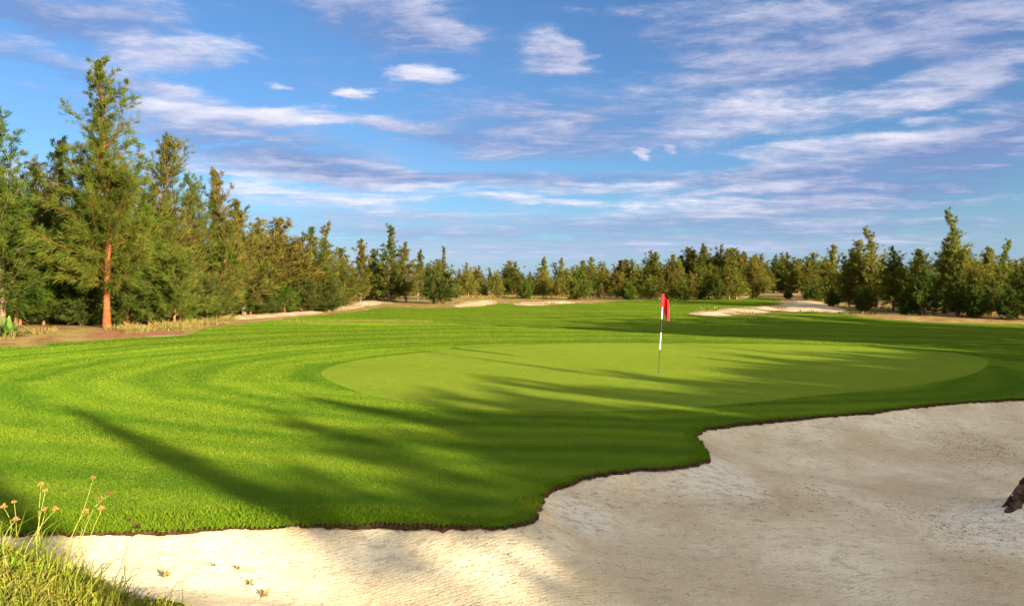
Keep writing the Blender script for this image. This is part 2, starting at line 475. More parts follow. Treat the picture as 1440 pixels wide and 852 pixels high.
# longer rough on the lip, wider on the left
n = 90000
xy, t = along_lip(n, -.01, .55, 1.4)
w_left = smooth(.6, -2.2, xy[:, 0])
keep = (t < .14 + .45 * w_left) & ~inside(bunker, xy[:, 0], xy[:, 1])
xy = xy[keep]; t = t[keep]; wl = w_left[keep]; n = len(xy)
ii = rng.choice(vis, 26000); te = rng.uniform(-.028, .03, 26000)            # shaggy rim leaning over the sand
xe = bunker[ii] - inw[ii] * te[:, None]; xy = np.vstack([xy, xe]); wl = np.concatenate([wl, smooth(.6, -2.2, xe[:, 0]) * .5])
lean = np.zeros((n + 26000, 3)); lean[n:, :2] = inw[ii] * rng.uniform(.2, 1.3, (26000, 1)); n = len(xy)
base = np.column_stack([xy, z_grass(xy[:, 0], xy[:, 1]) - .004])
lip_grass = obj('rough_grass', blades_mesh('rough_grass', base, (lambda q: q / np.linalg.norm(q, axis=1)[:, None])(rand_dirs(n, .45) + lean), rng.uniform(.018, .035, n) * (1 + .9 * wl), rng.uniform(.004, .007, n), rng.random(n)), M_ROUGH)
tag(lip_grass, 'short green rough growing along the edge of the bunker', 'grass', kind='stuff')
# mown blades over the near apron, thinner with distance
def mown(n, d0, d1, hl, wd):
    d = np.sqrt(rng.uniform(d0 * d0, d1 * d1, n)); u = rng.uniform(-.85, .85, n)
    return u * d, d, np.full(n, hl), np.full(n, wd)
def blade_field(name, sets, keep_fn, mat, label, spread):
    X_, Y_, H_, W_ = [np.concatenate([q[k] for q in sets]) for k in range(4)]
    k_ = keep_fn(X_, Y_); X_, Y_, H_, W_ = X_[k_], Y_[k_], H_[k_], W_[k_]; n = len(X_)
    B_ = np.column_stack([X_, Y_, z_base(X_, Y_) - .002])
    D_ = rand_dirs(n, spread); sd_ = np.cross(D_, rng.normal(size=(n, 3))); sd_ /= np.linalg.norm(sd_, axis=1)[:, None]
    H_ = H_ * rng.uniform(.55, 1.25, n); W_ = W_ * rng.uniform(.7, 1.3, n)
    V_ = np.empty((n, 3, 3)); V_[:, 0] = B_ - sd_ * W_[:, None] / 2; V_[:, 1] = B_ + sd_ * W_[:, None] / 2; V_[:, 2] = B_ + D_ * H_[:, None]
    me = mesh_np(name, V_.reshape(-1, 3), np.arange(n * 3).reshape(n, 3))
    a_ = me.attributes.new('tint', 'FLOAT', 'POINT'); a_.data.foreach_set('value', np.repeat(rng.random(n), 3).astype(np.float32))
    tag(obj(name, me, mat), label, 'grass', kind='stuff')
def in_green(x, y, j):                                       # mower edge, a hand's breadth uneven
    return inside(green, x + rng.normal(0, j, len(x)), y + rng.normal(0, j, len(x)))
far_patch = lambda x, y: np.any([inside(q_, x, y) for q_ in sands] + [inside(mulch, x, y)], axis=0)
blade_field('mown_grass', [mown(330000, 6.4, 11, .020, .0036), mown(420000, 11, 18, .022, .0050), mown(330000, 18, 27, .024, .0075), mown(260000, 27, 50, .028, .012), mown(160000, 50, 100, .035, .024)],
            lambda x, y: inside(fairway, x, y) & ~in_green(x, y, .10) & ~inside(bunker, x, y) & ~far_patch(x, y), M_MOWN, 'closely mown grass blades of the apron and fairway', .5)
blade_field('putting_grass', [mown(420000, 12, 20, .0085, .0050), mown(420000, 20, 36, .010, .0075)], lambda x, y: in_green(x, y, .10), M_PUTT, 'very short fine grass of the putting green', .6)
# root and straw fringe hanging over the soil face
n = 16000
i = rng.choice(vis, n); xy = bunker[i] + inw[i] * rng.uniform(-.02, .03, n)[:, None]
base = np.column_stack([xy, sz[i] + (bz[i] - sz[i]) * rng.uniform(.35, 1.05, n)])
dr = np.column_stack([inw[i] * rng.uniform(.2, 1.2, n)[:, None] + rng.normal(0, .5, (n, 2)), rng.uniform(-1.1, .25, n)])
dr /= np.linalg.norm(dr, axis=1)[:, None]
fr = obj('root_fringe', blades_mesh('root_fringe', base, dr, rng.uniform(.015, .05, n), rng.uniform(.002, .005, n), rng.random(n)), M_ROOT)
tag(fr, 'brown roots and dead grass hanging over the bunker lip', 'roots', kind='stuff')

# ------------------------------------------------------------------ trees
def tube(path, radii, sides=6):
    path = np.asarray(path, float); n = len(path)
    tan = np.gradient(path, axis=0); tan /= np.linalg.norm(tan, axis=1)[:, None] + 1e-9
    ref = np.array([1., 0, 0]) if abs(tan[0, 0]) < .8 else np.array([0, 1., 0])
    u = np.cross(tan, ref); u /= np.linalg.norm(u, axis=1)[:, None] + 1e-9
    v = np.cross(tan, u)
    a = np.linspace(0, TAU, sides, endpoint=False)
    R = np.asarray(radii)[:, None, None]
    V = path[:, None, :] + R * (np.cos(a)[None, :, None] * u[:, None, :] + np.sin(a)[None, :, None] * v[:, None, :])
    Fc = []
    for k in range(n - 1):
        i = np.arange(sides); j = (i + 1) % sides
        Fc.append(np.column_stack([k * sides + i, k * sides + j, (k + 1) * sides + j, (k + 1) * sides + i]))
    return V.reshape(-1, 3), np.vstack(Fc)

def join_tubes(name, parts):
    vs, fs, o = [], [], 0
    for v, f in parts:
        vs.append(v); fs.append(f + o); o += len(v)
    return mesh_np(name, np.vstack(vs), np.vstack(fs), True)

def prof_bushy(t): return np.minimum(1, (t / .12 + .25)) ** .6 * (1 - t) ** .8 * 1.05 + .07
def prof_spire(t): return np.where(t < .5, np.minimum(1, t / .10 + .4) * (1 - t * .55), .72 * np.clip((1 - t) / .5, 0, 1) ** .85) + .05
def prof_leader(t): return np.where(t < .62, np.minimum(1, t / .1 + .35) * (1 - t * .62), .55 * np.clip((1 - t) / .38, 0, 1) ** 1.1) + .055
def prof_main(t): return np.where(t < .45, np.minimum(1, t / .10 + .5) * (1 - .30 * t / .45), .70 * np.clip((1 - t) / .55, 0, 1) ** .72) + .03
def prof_full(t): return np.where(t < .55, np.minimum(1, t / .10 + .55) * (1 - .30 * t / .55), .70 * np.clip((1 - t) / .45, 0, 1) ** .9) + .06
def prof_wisp(t): return np.where(t < .50, np.minimum(1, t / .10 + .55) * (1 - .42 * t / .5), .60 * np.clip((1 - t) / .5, 0, 1) ** .85) + .035
def prof_tail(t): return np.where(t < .45, np.minimum(1, t / .08 + .6) * (1 - .35 * t / .45), np.where(t < .66, .65 - 1.9 * (t - .45), .25 * np.clip((1 - t) / .34, 0, 1) ** .6)) + .05
def prof_block(t): return np.where(t < .84, np.minimum(1, t / .05 + .7) * (1 - .12 * t), .90 * np.clip((1 - t) / .16, 0, 1) ** .5) + .05
def prof_round(t): return np.sqrt(np.clip(1 - (2 * t - .75) ** 2 / 1.9, .02, 1)) * (1 - .35 * t)

def make_tree(name, seed, H, R, clear, nbr, stations, nblade, bl, bw, prof, bark, leaf, r0=None, droop=.25, elev=(10, 62), lean=(0, 0), stems=1, twig=.32, limbs=True, sparse=.15):
    """a tree of height H at the origin: returns (trunk mesh, crown mesh)"""
    g = np.random.default_rng(seed); tubes = []; B, D, Ln, Wd, T = [], [], [], [], []
    for s_ in range(stems):
        Hs = H * (1 if s_ == 0 else g.uniform(.65, .9))
        off = np.zeros(2) if s_ == 0 else g.normal(0, .25 * R, 2)
        nt_ = 14; tt = np.linspace(0, 1, nt_)
        wob = np.cumsum(g.normal(0, .010 * H, (nt_, 2)), axis=0) * np.linspace(0, 1, nt_)[:, None]
        path = np.column_stack([wob + off[None] * tt[:, None] ** .5 + np.outer(tt ** 1.4, lean) * H, tt * Hs])
        rb = (r0 or .011 * H + .02) * (1 if s_ == 0 else .7)
        rad = rb * (1 - tt) ** .9 + .006 * H / 10
        rad[0] *= 1.35
        p2 = path.copy(); p2[0, 2] -= .15
        tubes.append(tube(p2, rad, 8 if s_ == 0 else 6))
        nb_ = nbr if s_ == 0 else nbr // 2
        tb = clear + (1 - clear) * ((np.arange(nb_) + g.random(nb_)) / nb_) ** .92
        for i in range(nb_):
            t = min(tb[i], .985); tl = (t - clear) / (1 - clear)
            if tl > .5 and g.random() < sparse: continue
            p = np.array([np.interp(t, tt, path[:, k]) for k in range(3)])
            ln = R * float(prof(np.array(tl))) * (g.uniform(.5, 1.2) if tl < .6 else g.uniform(.35, 1.7) * (1 if g.random() > .25 else .4))
            az = i * 2.39996 + g.normal(0, .5); el = math.radians(elev[0] + (elev[1] - elev[0]) * tl ** .8 + g.normal(0, 9))
            d0 = np.array([math.cos(az) * math.cos(el), math.sin(az) * math.cos(el), math.sin(el)])
            m_ = 6; bp = [p]; dd = d0.copy()
            for k in range(1, m_):
                dd = dd + np.array([0, 0, .16 - .10 * (k > 3)]) + g.normal(0, .10, 3); dd /= np.linalg.norm(dd)
                bp.append(bp[-1] + dd * ln / (m_ - 1))
            bp = np.array(bp)
            if limbs:
                tubes.append(tube(bp, np.linspace(max(.005, min(.28 * np.interp(t, tt, rad), .006 * ln + .005)), .003 + .0003 * H, m_), 4))
            tint = np.clip(g.normal(.45, .28), 0, 1)
            ns = max(3, int(stations * (ln / R) ** .8 + g.random()))
            u = np.sort(g.uniform(.04, 1.0, ns))
            for uu in u:
                q = np.array([np.interp(uu * (m_ - 1), np.arange(m_), bp[:, k]) for k in range(3)])
                kk = min(int(uu * (m_ - 1)), m_ - 2); bd = bp[kk + 1] - bp[kk]; bd /= np.linalg.norm(bd) + 1e-9
                # a side twig
                sd = np.cross(bd, g.normal(size=3)); sd /= np.linalg.norm(sd) + 1e-9
                td = bd * .6 + sd * .8 + np.array([0, 0, .12]); td /= np.linalg.norm(td)
                tw = twig * ln * (1.15 - uu * .75) * g.uniform(.5, 1.1)
                n_ = max(2, int(nblade * g.uniform(.6, 1.3)))
                s__ = g.random(n_)
                pos = q + np.outer(s__ * tw, td) + g.normal(0, .03 * bl / .3, (n_, 3))
                dr_ = td * .62 + bd * .42 + g.normal(0, .27, (n_, 3)); dr_[:, 2] += .22 - droop * (1 - tl) * g.random(n_) * 2.2
                dr_ /= np.linalg.norm(dr_, axis=1)[:, None]
                B.append(pos); D.append(dr_); Ln.append(bl * g.uniform(.55, 1.25, n_) * (.36 + .64 * (1 - tl)))
                Wd.append(bw * g.uniform(.7, 1.3, n_)); T.append(np.clip(tint + g.normal(0, .12, n_), 0, 1))
        # leader
        n_ = int(nblade * 4)
        s__ = g.uniform(.78, 1.0, n_)
        pos = np.column_stack([np.interp(s__, tt, path[:, k]) for k in range(3)])
        dr_ = np.column_stack([g.normal(0, .45, (n_, 2)), g.uniform(.35, 1.2, n_)]); dr_ /= np.linalg.norm(dr_, axis=1)[:, None]
        B.append(pos); D.append(dr_); Ln.append(bl * g.uniform(.25, .6, n_) * (1.25 - s__) / .3); Wd.append(np.full(n_, bw * .8)); T.append(np.clip(g.normal(.4, .2, n_), 0, 1))
    B = np.vstack(B); D = np.vstack(D); Ln = np.concatenate(Ln)[:, None]; Wd = np.concatenate(Wd)[:, None]; T = np.concatenate(T)
    n = len(B); side = np.cross(D, g.normal(size=(n, 3))); side /= np.linalg.norm(side, axis=1)[:, None] + 1e-9
    bend = np.zeros((n, 3)); bend[:, 2] = -droop * .35
    V = np.empty((n, 4, 3)); V[:, 0] = B - side * Wd * .3; V[:, 1] = B + D * Ln * .5 + side * Wd * .5
    V[:, 2] = B + (D + bend) * Ln; V[:, 3] = B + D * Ln * .45 - side * Wd * .5
    crown = mesh_np(name + '_crown', V.reshape(-1, 3), np.arange(n * 4).reshape(n, 4))
    a_ = crown.attributes.new('tint', 'FLOAT', 'POINT'); a_.data.foreach_set('value', np.repeat(T, 4).astype(np.float32))
    trunk = join_tubes(name + '_trunk', tubes)
    trunk.materials.append(bark); crown.materials.append(leaf)
    return dict(H=H, R=R, trunk=trunk, crown=crown)

PT = {}
PT['main'] = make_tree('main', 101, 13.3, 3.7, .13, 240, 18, 44, .46, .024, prof_main, M_BARK_RED, M_NEEDLE_G, r0=.165, droop=.45, elev=(4, 46), sparse=.5)
for k in range(4):
    PT['near%d' % k] = make_tree('near%d' % k, 200 + k, 9.5, 3.0, (.08, .06, .10, .06)[k], 150, 13, 24, .46, .030,
                                 (prof_full, prof_wisp, prof_full, prof_wisp)[k], (M_BARK, M_BARK_GREY, M_BARK, M_BARK)[k], M_NEEDLE,
                                 droop=.25, elev=(8, 56), lean=((0, 0), (.03, 0), (-.02, .02), (.05, .0))[k], stems=(2, 1, 2, 1)[k])
PT['green0'] = make_tree('green0', 301, 5.5, 2.2, .10, 120, 12, 24, .44, .028, prof_full, M_BARK, M_NEEDLE_G, droop=.4, elev=(0, 58))
PT['green1'] = make_tree('green1', 302, 8.0, 3.0, .04, 150, 13, 24, .46, .030, prof_full, M_BARK, M_NEEDLE_G, droop=.4, elev=(0, 58))
for k in range(6):
    PT['mid%d' % k] = make_tree('mid%d' % k, 400 + k, 7.0, 2.35, (.06, .04, .02, .03, .05, .04)[k], 85, 9, 18, .50, .042,
                                (prof_full, prof_wisp, prof_full, prof_tail, prof_wisp, prof_tail)[k], (M_BARK, M_BARK_GREY)[k % 2], M_NEEDLE,
                                stems=(3, 2, 4, 1, 2, 2)[k], elev=(12, 62), lean=((0, 0), (.02, 0), (0, 0), (.03, .01), (-.02, 0), (.02, 0))[k])
for k in range(2):
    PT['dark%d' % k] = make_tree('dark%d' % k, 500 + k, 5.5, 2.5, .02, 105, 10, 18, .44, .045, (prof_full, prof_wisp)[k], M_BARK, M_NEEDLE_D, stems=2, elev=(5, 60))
PT['shrub'] = make_tree('shrub', 600, 2.6, 1.9, .02, 90, 9, 18, .34, .04, prof_round, M_BARK, M_NEEDLE_D, r0=.05, stems=3, elev=(5, 75))
PT['bush'] = make_tree('bush', 601, 2.2, 1.6, .02, 80, 9, 18, .30, .035, prof_round, M_BARK, M_NEEDLE_G, r0=.04, stems=3, elev=(5, 75))
for k in range(2):                                          # clean-stemmed trees: crown starts well above the ground
    PT['stem%d' % k] = make_tree('stem%d' % k, 700 + k, 8.0, 2.4, (.40, .30)[k], 80, 9, 13, .40, .055, prof_bushy, M_BARK, M_NEEDLE, elev=(10, 60))
PT['thick'] = make_tree('thick', 720, 7.0, 2.2, .02, 90, 12, 40, .50, .062, prof_block, M_BARK, M_NEEDLE, elev=(5, 30), stems=4)
PT['thickstem'] = make_tree('thickstem', 721, 7.0, 2.3, .36, 70, 11, 22, .50, .055, prof_block, M_BARK, M_NEEDLE, elev=(5, 30), stems=3)
PT['topknot'] = make_tree('topknot', 730, 8.4, .95, .84, 46, 10, 34, .40, .05, prof_block, M_BARK, M_NEEDLE, r0=.07, elev=(5, 50))
PT['slim'] = make_tree('slim', 710, 11.0, 1.9, .05, 110, 8, 11, .36, .05, prof_leader, M_BARK, M_NEEDLE, elev=(20, 66))

def plant_tree(kind, x, y, H=None, label='', group=None, wide=1.0, name='casuarina_tree', cat='tree', rz=None, z=None, leaf=None):
    p = PT[kind]; s = (H or p['H']) / p['H']
    zz = float(z_grass(np.array([x]), np.array([y]))[0]) if z is None else z
    o = empty(name, (float(x), float(y), zz), rng.uniform(0, TAU) if rz is None else rz, (s * wide, s * wide, s))
    tag(o, label, cat, group)
    t_ = bpy.data.objects.new('trunk', p['trunk']); link(t_, o)
    c_ = bpy.data.objects.new('crown', p['crown']); link(c_, o)
    if leaf is not None:
        c_.material_slots[0].link = 'OBJECT'; c_.material_slots[0].material = leaf
    return o

def tree_px(kind, px, d, top, label, group=None, wide=1.0, **kw):
    x = (px - HX) / F * d; z = float(z_base(np.array([x]), np.array([d]))[0])
    H = CAMZ - (top - HY) / F * d - z
    return plant_tree(kind, x, d, H, label, group, wide, z=z, **kw)

GL = 'casuarinas of the left wood'
L = [
    ('main', 150, 36.3, 86, 'tallest casuarina, red bare trunk rising from a bed of brown needle litter', 1.0),
    ('near1', 4, 35.5, 152, 'tall green casuarina cut off by the left edge of the photo', 1.0),
    ('near3', 72, 41, 196, 'thin topped casuarina just behind and left of the tallest one', .9),
    ('near0', 38, 43, 232, 'bushy casuarina between the left edge and the thin topped tree', 1.1),
    ('near2', 226, 42.5, 196, 'brownish bushy casuarina directly right of the tallest one', 1.0),
    ('near0', 275, 47, 250, 'brown tinged casuarina between the bushy brownish tree and the right leaning one', .9),
    ('near3', 312, 49.5, 240, 'right leaning casuarina with ragged tip at the right shoulder of the tall wood', 1.0),
    ('green0', 245, 38.5, 352, 'small bright green casuarina with thin red trunk over straw coloured grass', 1.15),
    ('green1', 100, 39.5, 300, 'drooping green casuarina filling the space left of the red trunk', 1.2),
    ('green1', 195, 40.5, 290, 'drooping green casuarina filling the space right of the red trunk', 1.1),
    ('green0', 22, 37.5, 322, 'low drooping green casuarina above the broad leaved plant', 1.3),
    ('mid1', 343, 56, 285, 'slender casuarina just right of the right leaning tree', 1.25),
    ('mid0', 366, 61, 312, 'olive casuarina over a forked pale trunk beside the sandy path', 1.6),
    ('mid2', 404, 63, 310, 'orange brown bushy casuarina in the middle of the lower left wood', 1.7),
    ('mid4', 440, 66, 322, 'two stemmed olive casuarina before the end of the left wood', 1.5),
    ('mid3', 454, 70, 316, 'pointed casuarina near the right end of the left wood', 1.0),
    ('mid2', 474, 74, 350, 'low rounded casuarina closing the right end of the left wood', 1.4),
]
for kd, px, d, top, lab, w in L:
    tree_px(kd, px, d, top, lab, GL, w)
# fill rows deeper in the left wood
for k in range(30):
    px = rng.uniform(-330, 470); d = rng.uniform(44, 62) if px < 300 else rng.uniform(66, 90)
    top = np.interp(px, [-330, 0, 120, 220, 330, 470], [200, 270, 285, 290, 322, 352]) + rng.uniform(-10, 35)
    tree_px(random.choice(['near0', 'near2', 'mid0', 'mid2', 'mid4', 'green1', 'near3']), px, d, top, 'olive casuarina deep in the left wood behind the front row', 'casuarinas deep in the left wood', rng.uniform(.9, 1.2))

for k in range(38):
    px = rng.uniform(-200, 290) if k % 2 else rng.uniform(300, 465); d = rng.uniform(40, 50) if px < 290 else rng.uniform(62, 72)
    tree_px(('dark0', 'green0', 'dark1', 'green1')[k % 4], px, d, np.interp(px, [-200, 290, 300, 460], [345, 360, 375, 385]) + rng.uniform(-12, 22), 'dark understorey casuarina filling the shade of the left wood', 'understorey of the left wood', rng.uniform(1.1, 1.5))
for k, (px, d, top) in enumerate([(30, 38.5, 385), (62, 39, 372), (112, 38.2, 392), (182, 38.4, 378), (212, 38.8, 392), (282, 42, 388), (300, 44, 395), (330, 55, 392), (352, 57, 400), (378, 58, 392), (398, 59, 402), (424, 61, 390), (446, 63, 400), (462, 66, 398), (-30, 38, 380)]):
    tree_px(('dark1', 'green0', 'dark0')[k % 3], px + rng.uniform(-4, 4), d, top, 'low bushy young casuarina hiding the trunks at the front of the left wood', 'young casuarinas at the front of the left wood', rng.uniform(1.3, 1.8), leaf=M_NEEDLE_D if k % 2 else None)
GM = 'casuarinas of the middle clump'
Mi = [
    ('mid1', 507, 84, 338, 'leftmost spiky casuarina of the middle clump', 1.0),
    ('mid2', 530, 88, 352, 'bushy casuarina between the leftmost spiky tree and the tallest spire of the middle clump', 1.2),
    ('mid3', 547, 85, 318, 'tallest spire of the middle clump, ragged bare tip', 1.25),
    ('mid4', 572, 86, 342, 'double tipped casuarina right of the tallest spire of the middle clump', 1.1),
    ('mid1', 587, 92, 352, 'narrow casuarina at the right side of the middle clump', 1.0),
    ('mid3', 622, 92, 348, 'lone spire standing behind the round dark shrub beside the fairway', .9),
    ('mid0', 600, 96, 372, 'low casuarina between the narrow tree and the lone spire', 1.2),
    ('mid2', 556, 90, 372, 'low bushy casuarina at the foot of the tallest spire of the middle clump', 1.4),
    ('mid2', 515, 92, 375, 'low bushy casuarina at the foot of the leftmost spiky tree', 1.4),
]
for kd, px, d, top, lab, w in Mi:
    tree_px(kd, px, d, top, lab, GM, w)
def shrub_px(kind, px, d, top, lab, wide=1.0, group=None):
    return tree_px(kind, px, d, top, lab, group, wide, name='shrub', cat='shrub')
shrub_px('shrub', 617, 80, 385, 'large round dark green shrub at the fairway edge in the middle', 1.0)
shrub_px('bush', 484, 80, 412, 'small dark shrub on the pale sandy path between left wood and middle clump', .8)

# far belts
def belt(n, px0, px1, d0, d1, tops, jit, label, group, kinds=('mid0', 'mid0', 'mid1', 'mid2', 'mid2', 'mid4', 'mid5'), wide=(1.05, 1.7)):
    xs = px0 + (px1 - px0) * (np.arange(n) + rng.random(n)) / n
    for px in xs:
        d = rng.uniform(d0, d1); top = np.interp(px, tops[0], tops[1]) + rng.uniform(*jit)
        tree_px(random.choice(kinds), px, d, top, label, group, rng.uniform(*wide), leaf=M_NEEDLE_Y if rng.random() < .45 else None)
belt(30, 600, 880, 112, 150, ([600, 760, 800, 880], [377, 373, 373, 371]), (-13, 18), 'small casuarina in the low far belt left of the flag', 'far belt left of the flag')
belt(11, 655, 880, 104, 111, ([600, 880], [384, 384]), (-14, 16), 'low bushy casuarina standing before the low far belt left of the flag', 'bushy trees before the low belt', ('mid0', 'mid2', 'mid4'), (1.0, 1.4))
belt(30, 862, 1068, 98, 125, ([862, 900, 990, 1068], [374, 366, 355, 363]), (-13, 16), 'upright casuarina in the taller far belt behind the flag', 'far belt behind the flag')
belt(14, 870, 1040, 92, 97, ([870, 1040], [388, 372]), (-12, 14), 'low front row casuarina before the taller belt behind the flag', 'front row of the belt behind the flag', ('mid0', 'mid2', 'mid4'), (1.1, 1.4))
belt(20, 1055, 1165, 135, 165, ([1055, 1165], [368, 366]), (-12, 10), 'distant casuarina in the gap between the taller belt and the right wood', 'distant trees in the right gap')
belt(26, 470, 1180, 165, 220, ([470, 1180], [384, 384]), (-6, 6), 'hazy small casuarina in the farthest tree line', 'farthest tree line')

GR = 'casuarinas of the right wood'
Rr = [
    ('mid1', 1172, 78, 345, 'narrow tipped casuarina at the left end of the right wood', 1.0),
    ('mid4', 1195, 74, 352, 'bushy olive casuarina second from the left end of the right wood', 1.1),
    ('mid3', 1232, 70, 322, 'second tallest spire of the right wood over a golden crown', 1.2),
    ('mid2', 1212, 72, 340, 'golden olive casuarina beside the second tallest spire of the right wood', 1.2),
    ('mid0', 1256, 66, 350, 'golden bushy casuarina before the second tallest spire of the right wood', 1.25),
    ('mid4', 1288, 64, 352, 'olive casuarina between the two tall spires of the right wood', 1.2),
    ('mid1', 1327, 63, 335, 'pointed casuarina just left of the tallest spire of the right wood', 1.0),
    ('mid3', 1350, 62, 298, 'tallest spire of the right wood, thin knotty tip against the sky', 1.0),
    ('mid2', 1362, 60, 352, 'bushy golden casuarina at the foot of the tallest right spire', 1.3),
    ('mid1', 1392, 63, 348, 'thin tipped casuarina right of the tallest spire of the right wood', 1.0),
    ('mid3', 1406, 61, 340, 'feathery spire second from the right edge of the photo', 1.1),
    ('mid0', 1432, 58, 368, 'low casuarina at the right edge of the photo', 1.2),
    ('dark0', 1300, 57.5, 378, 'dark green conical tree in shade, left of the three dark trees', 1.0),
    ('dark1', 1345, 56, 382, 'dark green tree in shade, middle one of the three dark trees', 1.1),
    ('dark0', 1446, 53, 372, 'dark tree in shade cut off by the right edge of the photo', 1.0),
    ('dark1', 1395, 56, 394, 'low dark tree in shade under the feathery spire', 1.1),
]
for kd, px, d, top, lab, w in Rr:
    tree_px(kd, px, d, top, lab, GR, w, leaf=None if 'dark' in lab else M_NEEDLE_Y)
belt(22, 1160, 1560, 72, 100, ([1160, 1300, 1560], [362, 356, 350]), (-4, 16), 'olive casuarina in the back rows of the right wood', 'casuarinas deep in the right wood')
for px, d, top, lab in [(1170, 71, 412, 'low dark shrub beside the stony sand at the left foot of the right wood'), (1215, 66, 412, 'dark shrub under the golden olive trees'),
                        (1275, 59, 412, 'dark shrub left of the conical dark tree'), (1372, 54.5, 415, 'dark shrub between the dark trees of the right wood'),
                        (1422, 53, 415, 'dark shrub beside the right edge of the photo')]:
    shrub_px('shrub', px, d, top, lab, 1.0)
for px, d, top, lab in [(1135, 92, 408, 'dark low shrub on the shady patch between the woods'), (1108, 96, 410, 'rounded low shrub beside the white sand heap'), (1150, 88, 405, 'dark shrub where the right wood begins'),
                        (815, 93, 388, 'pale green small bush standing alone left of the flag'), (740, 96, 402, 'low bush on the straw coloured ground'), (640, 98, 405, 'low bush right of the large round shrub'),
                        (886, 92, 404, 'rounded green bush at the fairway edge just left of the flag'), (960, 91, 402, 'rounded green bush at the fairway edge right of the flag')]:
    shrub_px('bush' if d > 90 and px < 1000 else 'shrub', px, d, top, lab, 1.1)

# trees beside and behind the camera: they throw the long shadows over green and bunker
SX, SY, EL = .70, -.714, math.radians(12.3)
def caster(kind, a, b, H, wide=1.0):
    x = .714 * a - .70 * b; y = .70 * a + .714 * b
    plant_tree(kind, x, y, H, 'casuarina beside the hole outside the photo, throwing a long shadow', 'casuarinas outside the photo', wide)
for b_, h_, off in [(-30.3, 6.95, .2), (-34.3, 7.75, 1.1), (-27.5, 6.3, 2.0)]:
    for k in range(20):
        caster('thick', 6.9 + off + k * 1.9 + rng.uniform(-.3, .3), b_ + rng.uniform(-.8, .8), h_ + rng.uniform(-.25, .25), 1.45)
for a, H, kd, w in [(8.0, 8.5, 'mid4', .8), (12.3, 7.3, 'mid1', .8), (15.2, 10.4, 'slim', .45), (18.5, 7.3, 'mid1', .8), (23.6, 9.6, 'slim', .5), (28, 7.0, 'mid4', .9), (34, 6.9, 'mid1', .9), (40, 6.9, 'mid5', .9)]:
    caster(kd, a, -28.5 + rng.uniform(-1, 1), H, w)
caster('topknot', 3.7, -27, 8.0, .32)
caster('topknot', 1.9, -27, 7.6, .32)
for k in range(9):
    caster('thickstem', 31.5 + k * 2.5, -1 + .35 * k * .5 + rng.uniform(-.5, .5), 6.2 + rng.uniform(-.3, .3), 1.15)
for a, b, H, kd in [(33, 1, 7.0, 'stem0'), (38, 0, 7.2, 'stem0'), (44, 2, 7.0, 'stem1'), (50, 3, 6.8, 'stem1'), (55, 5, 6.0, 'mid2')]:
    caster(kd, a, b, H, 1.1)

# ------------------------------------------------------------------ small plants at the wood's edge
def tuft_field(name, spots, n_each, rad, hl, w, mat, label, cat):
    B, D, Lh = [], [], []
    for (x, y) in spots:
        m_ = int(n_each * rng.uniform(.5, 1.4)); rr = rad * np.sqrt(rng.random(m_)); a = rng.uniform(0, TAU, m_)
        px_, py_ = x + rr * np.cos(a), y + rr * np.sin(a)
        B.append(np.column_stack([px_, py_, z_base(px_, py_) - .01]))
        dd = np.column_stack([np.cos(a) * rr / rad * .6 + rng.normal(0, .3, m_), np.sin(a) * rr / rad * .6 + rng.normal(0, .3, m_), np.ones(m_)])
        D.append(dd / np.linalg.norm(dd, axis=1)[:, None]); Lh.append(rng.uniform(*hl, m_) * rng.uniform(.25, 1.2))
    B = np.vstack(B); D = np.vstack(D); Lh = np.concatenate(Lh); n_ = len(B)
    o = obj(name, blades_mesh(name, B, D, Lh, rng.uniform(w * .6, w * 1.3, n_), rng.random(n_), .35), mat)
    return tag(o, label, cat, kind='stuff')
sp = []
for k in range(75):
    px = rng.uniform(-20, 330) if k % 3 == 0 else rng.normal(262, 36); py = np.interp(px, [-20, 120, 200, 260, 300, 330], [476, 470, 466, 462, 455, 450]) + rng.uniform(-6, 2)
    if 112 < px < 190 and py > 466: continue
    sp.append(ground_hit(px, py))
tuft_field('dry_grass', sp, 60, .5, (.12, .5), .028, M_STRAW, 'straw coloured dry grass along the foot of the left wood', 'dry grass')
sp = [ground_hit(rng.uniform(390, 600), 452 + rng.uniform(-1.2, .8)) for k in range(60)]
tuft_field('dry_crest_grass', sp, 40, .8, (.05, .16), .02, M_STRAW, 'brown dry grass dotting the crest behind the left apron', 'dry grass')
sp = [ground_hit(rng.uniform(640, 900), rng.uniform(414, 421)) for k in range(110)]
tuft_field('straw_field', sp, 60, 1.6, (.25, .6), .06, M_STRAW, 'straw coloured grass field before the far belt left of the flag', 'dry grass')

sp = []
for q_ in sands[3:]:
    for k in range(26):
        i_ = rng.integers(0, len(q_)); sp.append(q_[i_] + rng.normal(0, .7, 2))
for q_ in sands[:3]:
    for k in range(18):
        i_ = rng.integers(0, len(q_)); sp.append(q_[i_] + np.array([rng.normal(0, .5), abs(rng.normal(.6, .8))]))
tuft_field('sand_edge_grass', sp, 45, .8, (.10, .40), .035, M_STRAW, 'straggly dry grass along the edges of the far sand patches', 'dry grass')

